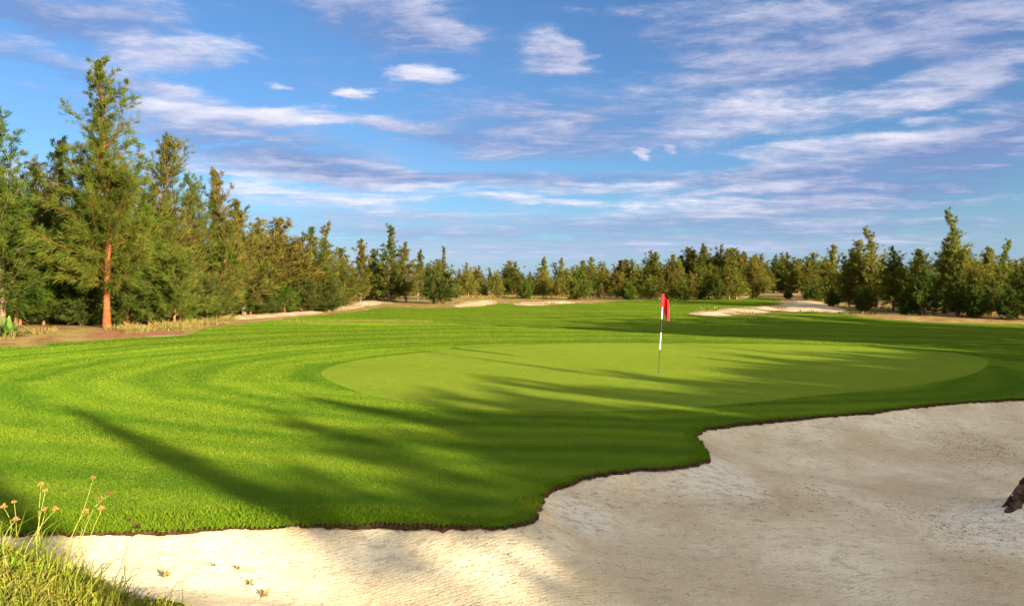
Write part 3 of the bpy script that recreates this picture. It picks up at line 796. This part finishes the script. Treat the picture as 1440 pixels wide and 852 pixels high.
def leaf_plant(loc, n_, ln, w, label, name, cat, mat, spread=.9):
    B = np.zeros((n_, 3)); B[:, :2] = rng.normal(0, .01 * min(1, ln / .5), (n_, 2))
    a = np.linspace(0, TAU * 3, n_); el = rng.uniform(.35, 1.3, n_)
    V, Fc = [], []
    for i in range(n_):
        d = np.array([math.cos(a[i]) * math.cos(el[i]), math.sin(a[i]) * math.cos(el[i]), math.sin(el[i])])
        sd = np.array([-math.sin(a[i]), math.cos(a[i]), 0]); L_ = ln * rng.uniform(.6, 1.1); o_ = len(V)
        for t in np.linspace(0, 1, 6):
            p = B[i] + d * L_ * t + np.array([0, 0, -.45 * L_ * t * t * math.cos(el[i])]); ww = w * math.sin(math.pi * (.12 + .86 * t)) * .5
            V += [p - sd * ww, p + np.array([0, 0, -.15 * ww]), p + sd * ww]
        for k in range(5):
            for c_ in range(2):
                q = o_ + k * 3 + c_; Fc.append((q, q + 1, q + 4, q + 3))
    o = obj(name, mesh_np(name, V, Fc, True), mat); o.location = loc
    return tag(o, label, cat)
M_BROADW = mat_simple('weed_leaf', (.10, .19, .015), (.20, .27, .03), 9, .6, .2)
M_BROAD = mat_simple('broad_leaf', (.035, .085, .012), (.08, .15, .02), 5, .5, .4)
g_ = ground_hit(12, 473)
leaf_plant((*g_, float(z_base(*g_[:, None])[0])), 46, 1.0, .20, 'bright green broad leaved plant at the left edge under the wood', 'broadleaf_plant', 'plant', M_BROAD)

# ------------------------------------------------------------------ flag
gb = ground_hit(926, 525)
gz = float(z_base(gb[0], gb[1]))
d_ = gb[1]
flag = empty('golf_flag', (gb[0], gb[1], gz))
tag(flag, 'red flag hanging limp on a black and white banded pin in the green', 'golf flag')
top = at(932.5, 414, d_) - np.array([gb[0], gb[1], gz]); Hp = top[2]
m, nt = new_mat('banded_pin'); b = NB(nt); P = b.coord(); sep = b.n('ShaderNodeSeparateXYZ'); b.put(sep.inputs[0], P)
cr = b.n('ShaderNodeValToRGB'); cr.color_ramp.interpolation = 'CONSTANT'
b.put(cr.inputs[0], b.math('DIVIDE', sep.outputs[2], Hp))
el_ = cr.color_ramp.elements; el_[0].position = 0; el_[0].color = (.015, .015, .017, 1); el_[1].position = .30; el_[1].color = (.8, .8, .78, 1)
for p_, c_ in [(.515, (.015, .015, .017, 1)), (.69, (.8, .8, .78, 1))]:
    e = cr.color_ramp.elements.new(p_); e.color = c_
b.out(b.principled(cr.outputs[0], .35, .5)); M_PIN = m
tt = np.linspace(0, 1, 24)
path = np.outer(tt, top)
v, f = tube(path, np.where(tt < .30, .0085, .0135), 10)
obj('pole', mesh_np('pole', v, f, True), M_PIN, flag)
M_RED = mat_simple('flag_cloth', (.42, .008, .016), (.52, .014, .02), 12, .75, .15, bump=.15, dist=.004)
# limp cloth: gathered at the top of the pin, its fly corner falling lower on the right
nu, nv = 44, 30; V = []
for j in range(nv):
    q = j / (nv - 1)
    for i in range(nu):
        u = i / (nu - 1)
        hang = .34 + .22 * float(smooth(.30, .62, u))          # the fly side hangs lower than the hoist
        drop = .16 * float(smooth(.35, .75, u)) - .012
        zt = Hp - drop - hang * q
        x = -.045 + .185 * u + .02 * math.sin(q * 2.2) * u - .020 * math.sin(u * TAU * 2.5 + 1.2 * q) + .03 * q * u
        yv = -.022 - .050 * math.sin(u * TAU * 1.6 + .9 * q) * (.5 + .5 * q) - .02 * math.sin(u * TAU * 3.1 + 2 * q) - .03 * math.sin(u * math.pi)
        V.append((top[0] * (zt / Hp) + x, top[1] * (zt / Hp) + yv, zt))
Fc = [(j * nu + i, j * nu + i + 1, (j + 1) * nu + i + 1, (j + 1) * nu + i) for j in range(nv - 1) for i in range(nu - 1)]
fl = obj('flag_cloth', mesh_np('flag_cloth', V, Fc, True), M_RED, flag)
sm = fl.modifiers.new('thick', 'SOLIDIFY'); sm.thickness = .003
# cup: flat disc painted dark for the shade inside the hole
hole = empty('golf_hole', (gb[0], gb[1], gz + .003)); tag(hole, 'small cup cut into the green at the foot of the pin', 'golf hole')
a = np.linspace(0, TAU, 25)[:-1]
V = np.vstack([np.column_stack([.054 * np.cos(a), .054 * np.sin(a), np.zeros(24)]), np.column_stack([.050 * np.cos(a), .050 * np.sin(a), np.full(24, .001)]),
               [[0, 0, .0005]]])
Fc = [(i, (i + 1) % 24, 24 + (i + 1) % 24, 24 + i) for i in range(24)]
obj('rim', mesh_np('rim', V[:48], Fc), mat_simple('cup_liner', (.6, .6, .58), (.7, .7, .68), 6), hole)
obj('cup', mesh_np('cup', V[24:], [(i, (i + 1) % 24, 24) for i in range(24)]), mat_simple('cup_shade', (.01, .01, .01), (.02, .02, .018), 6), hole)

# ------------------------------------------------------------------ dark root at the right of the bunker
def root_clump():
    g = np.random.default_rng(9); parts = []
    main = catmull([(.95, .12, .75), (.62, .10, .50), (.36, .05, .34), (.18, 0, .20), (.04, -.05, .07), (-.10, -.10, -.06)], 5, False)
    main = main + np.cumsum(g.normal(0, .004, main.shape), axis=0)
    parts.append(tube(main, np.linspace(.15, .035, len(main)) * g.uniform(.85, 1.15, len(main)), 12))
    for k in range(13):                                      # side roots running down into the sand
        p = main[g.integers(6, len(main) - 4)] + g.normal(0, .03, 3); dd = np.array([-.8 + g.uniform(-.3, .5), g.uniform(-.7, .3), -.7])
        path = [p]
        for q in range(9):
            dd = dd + g.normal(0, .22, 3); dd[2] -= .04; dd /= np.linalg.norm(dd); path.append(path[-1] + dd * g.uniform(.03, .055))
        parts.append(tube(np.array(path), np.linspace(g.uniform(.012, .03), .003, 10), 7))
    return join_tubes('root', parts)
rt = obj('tree_root', root_clump(), mat_simple('weathered_root', (.02, .012, .008), (.12, .075, .05), 9, bump=1, dist=.03))
rt.location = (6.03, 9.0, float(z_bunker(np.array([6.10]), np.array([9.0]))[0]) - .075)
tag(rt, 'dark weathered root poking out of the white sand at the right edge', 'root')

# ------------------------------------------------------------------ foreground weeds on the near bank
def zb(x, y): return float(z_grass(np.array([x]), np.array([y]))[0])
M_WEED = mat_leaf('weed_leaves', ((.05, .16, .012), (.22, .28, .02)), (.30, .22, .05), .45, .4)
n = 15000
xx = rng.normal(-3.4, .95, n * 3); yy = rng.normal(4.75, .45, n * 3)
okm = ~inside(bunker, xx, yy) & (yy > 3.6) & (yy < 6.0) & (xx > -6.5) & (xx < -1.4)
xx, yy = xx[okm][:n], yy[okm][:n]; n = len(xx)
base = np.column_stack([xx, yy, z_grass(xx, yy) - .01])
cl = np.clip(.5 + .5 * wav(xx, yy, 5, 31) + rng.normal(0, .2, n), 0, 1)
wd = obj('weed_cover', blades_mesh('weed_cover', base, rand_dirs(n, .55), rng.uniform(.05, .16, n) * (.5 + .6 * cl), rng.uniform(.005, .015, n), cl, .5), M_WEED)
tag(wd, 'green and yellow weeds and grass covering the near bank at lower left', 'weeds', kind='stuff')

M_STEM = mat_simple('sedge_stem', (.22, .24, .05), (.32, .30, .08), 10, .7, .2)
M_HEAD = mat_simple('sedge_head', (.22, .10, .03), (.42, .24, .08), 60, .9, .1)
def sedge(head, root, d, size, label, n_sp=48, group='flowering sedges on the near bank'):
    hp = at(*head, d); rp = at(*root, d); rp[2] = min(rp[2], zb(rp[0], rp[1])) if rp[2] > 0 else rp[2]
    o = empty('sedge_stalk', tuple(rp)); tag(o, label, 'sedge', group)
    v = hp - rp; side = np.array([0, 0, 1.0]) * .12 * abs(v[0])
    t = np.linspace(0, 1, 9)
    path = np.outer(t, v) + np.outer(np.sin(t * math.pi) * .9, side) + np.outer(np.sin(t * math.pi), rng.normal(0, .04, 3))
    vv, ff = tube(path, np.linspace(.0024, .0014, 9), 5); obj('stem', mesh_np('stem', vv, ff, True), M_STEM, o)
    parts = []
    for k in range(n_sp):
        dd = rng.normal(size=3); dd[2] = abs(dd[2]) * .8; dd /= np.linalg.norm(dd); r_ = size * rng.uniform(.25, .8)
        p0 = path[-1]; p1 = p0 + dd * r_
        parts.append(tube(np.array([p0, p0 + dd * r_ * .6]), [.0009, .0009], 3))
        parts.append(tube(np.array([p1 - dd * .009, p1 - dd * .004, p1, p1 + dd * .005]), [.001, .0026, .0030, .001], 5))
    obj('flower_head', join_tubes('flower_head', parts), M_HEAD, o)
SED = [((5, 713), (-6, 770), 4.7, .030, 'sedge stalk leaning out at the left edge with a dense tan head'),
       ((22, 731), (14, 772), 4.6, .026, 'short sedge stalk with tan head low at the left edge'),
       ((20, 706), (18, 768), 4.9, .020, 'straight sedge stalk with small head near the left edge'),
       ((58, 681), (60, 752), 4.9, .022, 'tall upright sedge with pale open head'),
       ((64, 690), (56, 760), 4.8, .020, 'upright sedge with small pale head beside the tall one'),
       ((64, 717), (30, 735), 4.8, .024, 'sedge bending right with tan head over the lip grass'),
       ((78, 716), (34, 765), 4.7, .022, 'sedge with tan head right of the bending one'),
       ((120, 720), (88, 768), 4.8, .028, 'sedge with round brown head midway along the clump'),
       ((143, 716), (100, 772), 4.7, .034, 'sedge with the largest tan head leaning right'),
       ((131, 672), (72, 762), 4.9, .020, 'longest sedge arching right with faint pinkish head'),
       ((155, 694), (108, 766), 4.9, .024, 'long sedge with reddish head high on the right'),
       ((141, 701), (96, 764), 4.9, .018, 'thin sedge with small reddish head'),
       ((192, 742), (192, 822), 4.9, .040, 'rightmost sedge standing upright over the sand with wide brown head'),
       ((181, 732), (150, 790), 4.9, .022, 'sedge with reddish brown head left of the rightmost one')]
for a_ in SED: sedge(*a_)
# long arching grass leaves between the stalks
n = 520
xx = rng.normal(-3.2, .6, n); yy = rng.normal(4.85, .25, n); okm = ~inside(bunker, xx, yy); xx, yy = xx[okm], yy[okm]; n = len(xx)
base = np.column_stack([xx, yy, z_grass(xx, yy)])
dd = np.column_stack([rng.normal(.25, .35, n), rng.normal(0, .3, n), np.ones(n)]); dd /= np.linalg.norm(dd, axis=1)[:, None]
n2 = 2600; k2 = rng.choice(len(xx), n2); x2 = xx[k2] + rng.normal(-.3, .5, n2); y2 = yy[k2] + rng.normal(-.05, .25, n2); o2 = ~inside(bunker, x2, y2); x2, y2 = x2[o2], y2[o2]; n2 = len(x2)
tag(obj('dry_weeds', blades_mesh('dry_weeds', np.column_stack([x2, y2, z_grass(x2, y2)]), rand_dirs(n2, .7), rng.uniform(.05, .2, n2), rng.uniform(.004, .009, n2), rng.random(n2), .5), M_STRAW), 'dry brown stalks tangled among the weeds of the near bank', 'weeds', kind='stuff')
lg = obj('long_grass', blades_mesh('long_grass', base, dd, rng.uniform(.15, .42, n), rng.uniform(.005, .009, n), rng.random(n), .5), M_WEED)
tag(lg, 'long arching grass leaves among the sedge stalks', 'grass', kind='stuff')
for k in range(16):
    x = rng.uniform(-4.3, -2.1); y = rng.uniform(4.4, 5.35)
    if inside(bunker, np.array([x]), np.array([y]))[0]: continue
    leaf_plant((x, y, zb(x, y)), int(rng.integers(12, 26)), rng.uniform(.10, .22), rng.uniform(.022, .04), 'small broad leaved weed among the grass of the near bank', 'broadleaf_weed', 'weed', M_BROADW)['group'] = 'broad leaved weeds of the near bank'
n = 60000
x = rng.uniform(-5, 11, n); y = rng.uniform(5.8, 14.5, n)
k_ = inside(bunker, x, y) & (wav(x, y, 1.3, 51) + .6 * wav(x, y, 4, 52) + rng.normal(0, .35, n) > .62)
x, y = x[k_][:3600], y[k_][:3600]; n = len(x)
base = np.column_stack([x, y, z_bunker(x, y) + .004])
dd = np.column_stack([rng.normal(0, 1, n), rng.normal(0, 1, n), rng.uniform(-.02, .12, n)]); dd /= np.linalg.norm(dd, axis=1)[:, None]
lt = obj('needle_litter', blades_mesh('needle_litter', base, dd, rng.uniform(.012, .06, n), rng.uniform(.003, .007, n), rng.random(n), .12), mat_leaf('litter', ((.07, .045, .025), (.20, .14, .08)), (.08, .05, .03), .4, .1))
tag(lt, 'fallen needles and bits of bark scattered over the bunker sand', 'litter', kind='stuff')
# little seedlings on the sand
M_SEED = mat_simple('seedling_leaf', (.20, .15, .04), (.34, .25, .09), 20, .8, .1)
for (px, py, lab, n_, ln) in [(232, 812, 'low yellow green creeper sprig on the sand beside the weed bank', 16, .10), (352, 822, 'brownish seedling on the sand, left of the lowest pair', 14, .07), (372, 838, 'brownish seedling on the sand at the bottom edge', 18, .08),
                              (300, 796, 'tiny seedling on the bright sand', 8, .045), (335, 800, 'tiny brown seedling right of the tiny one on bright sand', 8, .05)]:
    h = ground_hit(px, py, lambda x, y: z_bunker(np.atleast_1d(x), np.atleast_1d(y)))
    leaf_plant((h[0], h[1], float(z_bunker(np.array([h[0]]), np.array([h[1]]))[0]) + .005), n_, ln, .02, lab, 'seedling', 'seedling', M_SEED)

# ------------------------------------------------------------------ camera
cam = bpy.data.objects.new('camera', bpy.data.cameras.new('camera')); link(cam)
cam.location = (0, 0, CAMZ); cam.rotation_euler = (math.radians(90), 0, 0)
cam.data.sensor_width = 36; cam.data.lens = 36 * F / 1440
cam.data.shift_y = -(426 - HY) / 1440
cam.data.clip_start = .05; cam.data.clip_end = 9000
S.camera = cam

# ------------------------------------------------------------------ light
sun = bpy.data.objects.new('sun', bpy.data.lights.new('sun', 'SUN')); link(sun)
sun.data.energy = 5.0; sun.data.angle = math.radians(.5); sun.data.color = (1.0, .83, .53)
tr = Vector((-SX * math.cos(EL), -SY * math.cos(EL), -math.sin(EL)))
sun.rotation_mode = 'QUATERNION'; sun.rotation_quaternion = tr.to_track_quat('-Z', 'Y')
sun.location = (30, -30, 15)

# ------------------------------------------------------------------ sky: Nishita with procedural clouds in direction space
W = bpy.data.worlds.new('World'); S.world = W; W.use_nodes = True
nt = W.node_tree; nt.nodes.clear(); b = NB(nt)
sky = b.n('ShaderNodeTexSky', sky_type='NISHITA'); sky.sun_disc = False
sky.sun_elevation = EL; sky.sun_rotation = math.atan2(SX, SY)
sky.air_density = 1.0; sky.dust_density = .4; sky.ozone_density = 2.0
gen = b.coord('Generated')
sp_ = b.n('ShaderNodeSeparateXYZ'); b.put(sp_.inputs[0], gen)
X, Y, Zd = sp_.outputs
az = b.math('ARCTAN2', X, Y); el = b.math('ARCSINE', Zd)
cmb = b.n('ShaderNodeCombineXYZ'); b.put(cmb.inputs[0], az); b.put(cmb.inputs[1], el)
AE = cmb.outputs[0]
# ragged edges: warp the direction by streaky noise
nzv = b.noise(b.mapping(AE, scale=(1, 3.2, 1)), 5.5, 7, .64).outputs['Color']
wv = b.vmath('MULTIPLY', b.vmath('SUBTRACT', nzv, (.5, .5, .5)), (.17, .042, 0))
AEW = b.vmath('ADD', AE, wv)
def ang(px, py):
    x, z = (px - HX) / F, (HY - py) / F
    return math.atan2(x, 1), math.atan2(z, math.hypot(x, 1))
CL = [  # px, py, half width, half height, tilt, density, whiteness
    (40, 15, 170, 40, -6, .9, .15), (190, 20, 70, 34, 0, .6, .3), (60, 85, 190, 20, -8, .8, .45), (245, 76, 100, 28, 8, 1, .8), (240, 128, 100, 12, -5, .6, .75), (90, 130, 130, 14, -6, .5, .6),
    (262, 160, 70, 15, -5, .9, .95), (395, 160, 75, 16, 4, .95, .95), (350, 195, 190, 40, -4, .85, .18), (470, 235, 140, 24, -4, .85, .2), (450, 272, 190, 16, 0, .75, 1.0), (300, 225, 130, 20, 0, .6, .8),
    (540, 22, 130, 52, -6, .8, .22), (610, 38, 55, 26, -12, .7, .7), (597, 107, 50, 11, -3, 1, .9), (490, 130, 28, 8, 0, 1, 1.0), (380, 120, 20, 5, 0, .6, .9), (775, 72, 62, 32, -12, .85, .5), (800, 82, 36, 24, 0, .8, .8),
    (540, 170, 80, 10, -4, .7, .6), (620, 190, 80, 11, -3, .7, .45), (800, 165, 270, 50, 2, .72, .25), (1050, 165, 150, 32, 6, .9, .78), (800, 205, 200, 18, 0, .6, .4), (903, 216, 13, 9, 0, 1, .95), (955, 207, 14, 5, 0, .8, .9),
    (1180, 45, 300, 60, 3, .85, .2), (1120, 15, 150, 14, 2, .8, .6), (1100, 95, 150, 30, 2, .85, .5), (1310, 122, 190, 26, 6, .95, .72), (1400, 60, 120, 80, 0, .8, .25), (1290, 166, 55, 9, 2, .95, .85),
    (1190, 203, 150, 16, 2, .9, .72), (1400, 185, 170, 36, 8, .9, .08), (1250, 245, 330, 48, 3, .85, .1), (1120, 240, 90, 20, 2, .6, .6), (700, 250, 240, 14, 0, .75, .15), (1000, 245, 150, 12, 0, .6, .3),
    (720, 281, 110, 7, -2, .9, 1.0), (860, 265, 190, 10, -1, .85, .9), (1000, 290, 160, 14, 0, .85, .95), (1165, 285, 90, 13, -2, .85, .75), (1060, 262, 60, 8, 2, .7, .9), (1300, 290, 150, 5, 1, .5, .6), (800, 330, 700, 30, 0, .45, .12),
    (365, 158, 90, 10, 3, .9, 1.0), (420, 172, 60, 10, 8, .9, 1.0), (330, 183, 60, 8, -4, .7, .8), (520, 232, 70, 6, -3, .8, .9), (430, 250, 150, 7, -2, .8, 1.0), (560, 262, 80, 5, 0, .6, .9),
    (950, 30, 110, 40, 0, .5, .25), (870, 20, 60, 12, -4, .4, .5), (500, 300, 260, 16, 0, .5, .55), (980, 310, 300, 14, 0, .5, .35), (1200, 320, 260, 12, 0, .5, .5), (900, 350, 500, 12, 0, .5, .8),
    (560, 325, 200, 10, 0, .4, .6), (650, 362, 260, 8, 0, .4, .8), (30, 265, 200, 40, 0, .6, .9),
]
dens = None; wht = None
for (px, py, hw, hh, tilt, dn, wh) in CL:
    a0, e0 = ang(px, py); a1, _ = ang(px + hw, py); _, e1 = ang(px, py - hh)
    sa = max(a1 - a0, .008); se = max(e1 - e0, .005)
    q = b.vmath('SUBTRACT', AEW, (a0, e0, 0))
    if tilt:
        t = math.radians(tilt)
        q = b.vmath('MULTIPLY_ADD', q, (1, 1, 1)) if False else b.mapping(q, rot=(0, 0, -t))
    r_ = b.vmath('LENGTH', b.vmath('MULTIPLY', q, (1 / sa, 1 / se, 0)))
    f_ = b.math('MULTIPLY', b.ramp(r_, 1.4, .2), dn * 1.15)
    fw = b.math('MULTIPLY', f_, b.math('MULTIPLY_ADD', b.vmath('DOT_PRODUCT', q, (0, 1 / se, 0)), .28, wh))
    dens = f_ if dens is None else b.math('ADD', dens, f_)
    wht = fw if wht is None else b.math('ADD', wht, fw)
white = b.math('DIVIDE', wht, b.math('ADD', dens, .02))
# outside the photographed part of the sky: invented broken cloud, brightened near the sun as fill light
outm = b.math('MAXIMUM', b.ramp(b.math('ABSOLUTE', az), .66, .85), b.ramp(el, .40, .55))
fbm = b.noise(b.mapping(AE, scale=(1, 2.4, 1)), 4.2, 7, .62).outputs[0]
fbm2 = b.noise(b.mapping(AE, loc=(3, 1, 0), scale=(1, 4.5, 1)), 10, 6, .65).outputs[0]
dens = b.math('ADD', b.math('MULTIPLY', dens, b.math('SUBTRACT', 1, outm)), b.math('MULTIPLY', b.math('MULTIPLY', outm, 1.1), fbm))
dens = b.math('SUBTRACT', 1.25, b.math('MULTIPLY', 1.25, b.math('EXPONENT', b.math('MULTIPLY', dens, -.85))))
fbm3 = b.noise(b.mapping(AE, loc=(7, 2, 0), scale=(1, 3.4, 1)), 22, 8, .70).outputs[0]
zz_ = b.math('ADD', b.math('MAXIMUM', Zd, 0), .07)
pl = b.n('ShaderNodeCombineXYZ'); b.put(pl.inputs[0], b.math('DIVIDE', X, zz_)); b.put(pl.inputs[1], b.math('DIVIDE', Y, zz_))
fbm4 = b.noise(b.mapping(pl.outputs[0], loc=(2.3, .4, 0), scale=(.8, 1.5, 1)), 1.7, 10, .68, .5).outputs[0]
dens = b.math('ADD', dens, b.math('MULTIPLY', b.math('SUBTRACT', fbm4, .45), 1.9))
den = b.math('ADD', b.math('ADD', dens, b.math('MULTIPLY', b.math('SUBTRACT', fbm3, .5), .75)), b.math('MULTIPLY', b.math('SUBTRACT', fbm2, .5), 1.0))
cov = b.ramp(den, .10, 1.10)
white = b.math('ADD', white, b.math('MULTIPLY', b.math('SUBTRACT', fbm4, .5), 2.2))
white = b.math('ADD', white, b.math('ADD', b.math('MULTIPLY', b.math('SUBTRACT', fbm2, .5), 1.0), b.math('MULTIPLY', b.math('SUBTRACT', fbm3, .5), .8)))
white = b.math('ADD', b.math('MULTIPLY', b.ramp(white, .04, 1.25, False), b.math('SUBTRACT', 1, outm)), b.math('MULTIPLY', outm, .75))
SKY_GAIN = .034
base = b.mix(1.0, sky.outputs[0], (.56, .80, 1.12), 'MULTIPLY')
base = b.vmath('SCALE', base, scale=SKY_GAIN)
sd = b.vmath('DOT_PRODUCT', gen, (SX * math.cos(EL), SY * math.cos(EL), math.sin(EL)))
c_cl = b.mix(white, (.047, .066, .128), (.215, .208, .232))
warm = b.mix(b.ramp(sd, -.3, .95), (.14, .148, .175), (.80, .72, .58))       # unseen cloud round the low sun, its brightness added to fill the shade
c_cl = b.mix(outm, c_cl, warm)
haz = b.ramp(el, .11, .0)
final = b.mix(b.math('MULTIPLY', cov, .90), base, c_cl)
final = b.mix(b.math('MULTIPLY', haz, .6), final, (.084, .113, .186))
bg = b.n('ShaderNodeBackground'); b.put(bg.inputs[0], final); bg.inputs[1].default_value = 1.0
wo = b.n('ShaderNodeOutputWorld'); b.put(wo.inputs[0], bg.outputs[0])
W.cycles.sampling_method = 'MANUAL'; W.cycles.sample_map_resolution = 512

# ------------------------------------------------------------------ render look
S.view_settings.view_transform = 'Standard'; S.view_settings.look = 'None'
S.view_settings.exposure = 2.2; S.view_settings.gamma = 1; S.view_settings.use_curve_mapping = False
S.cycles.max_bounces = 5; S.cycles.diffuse_bounces = 3; S.cycles.transparent_max_bounces = 4
S.cycles.use_denoising = True
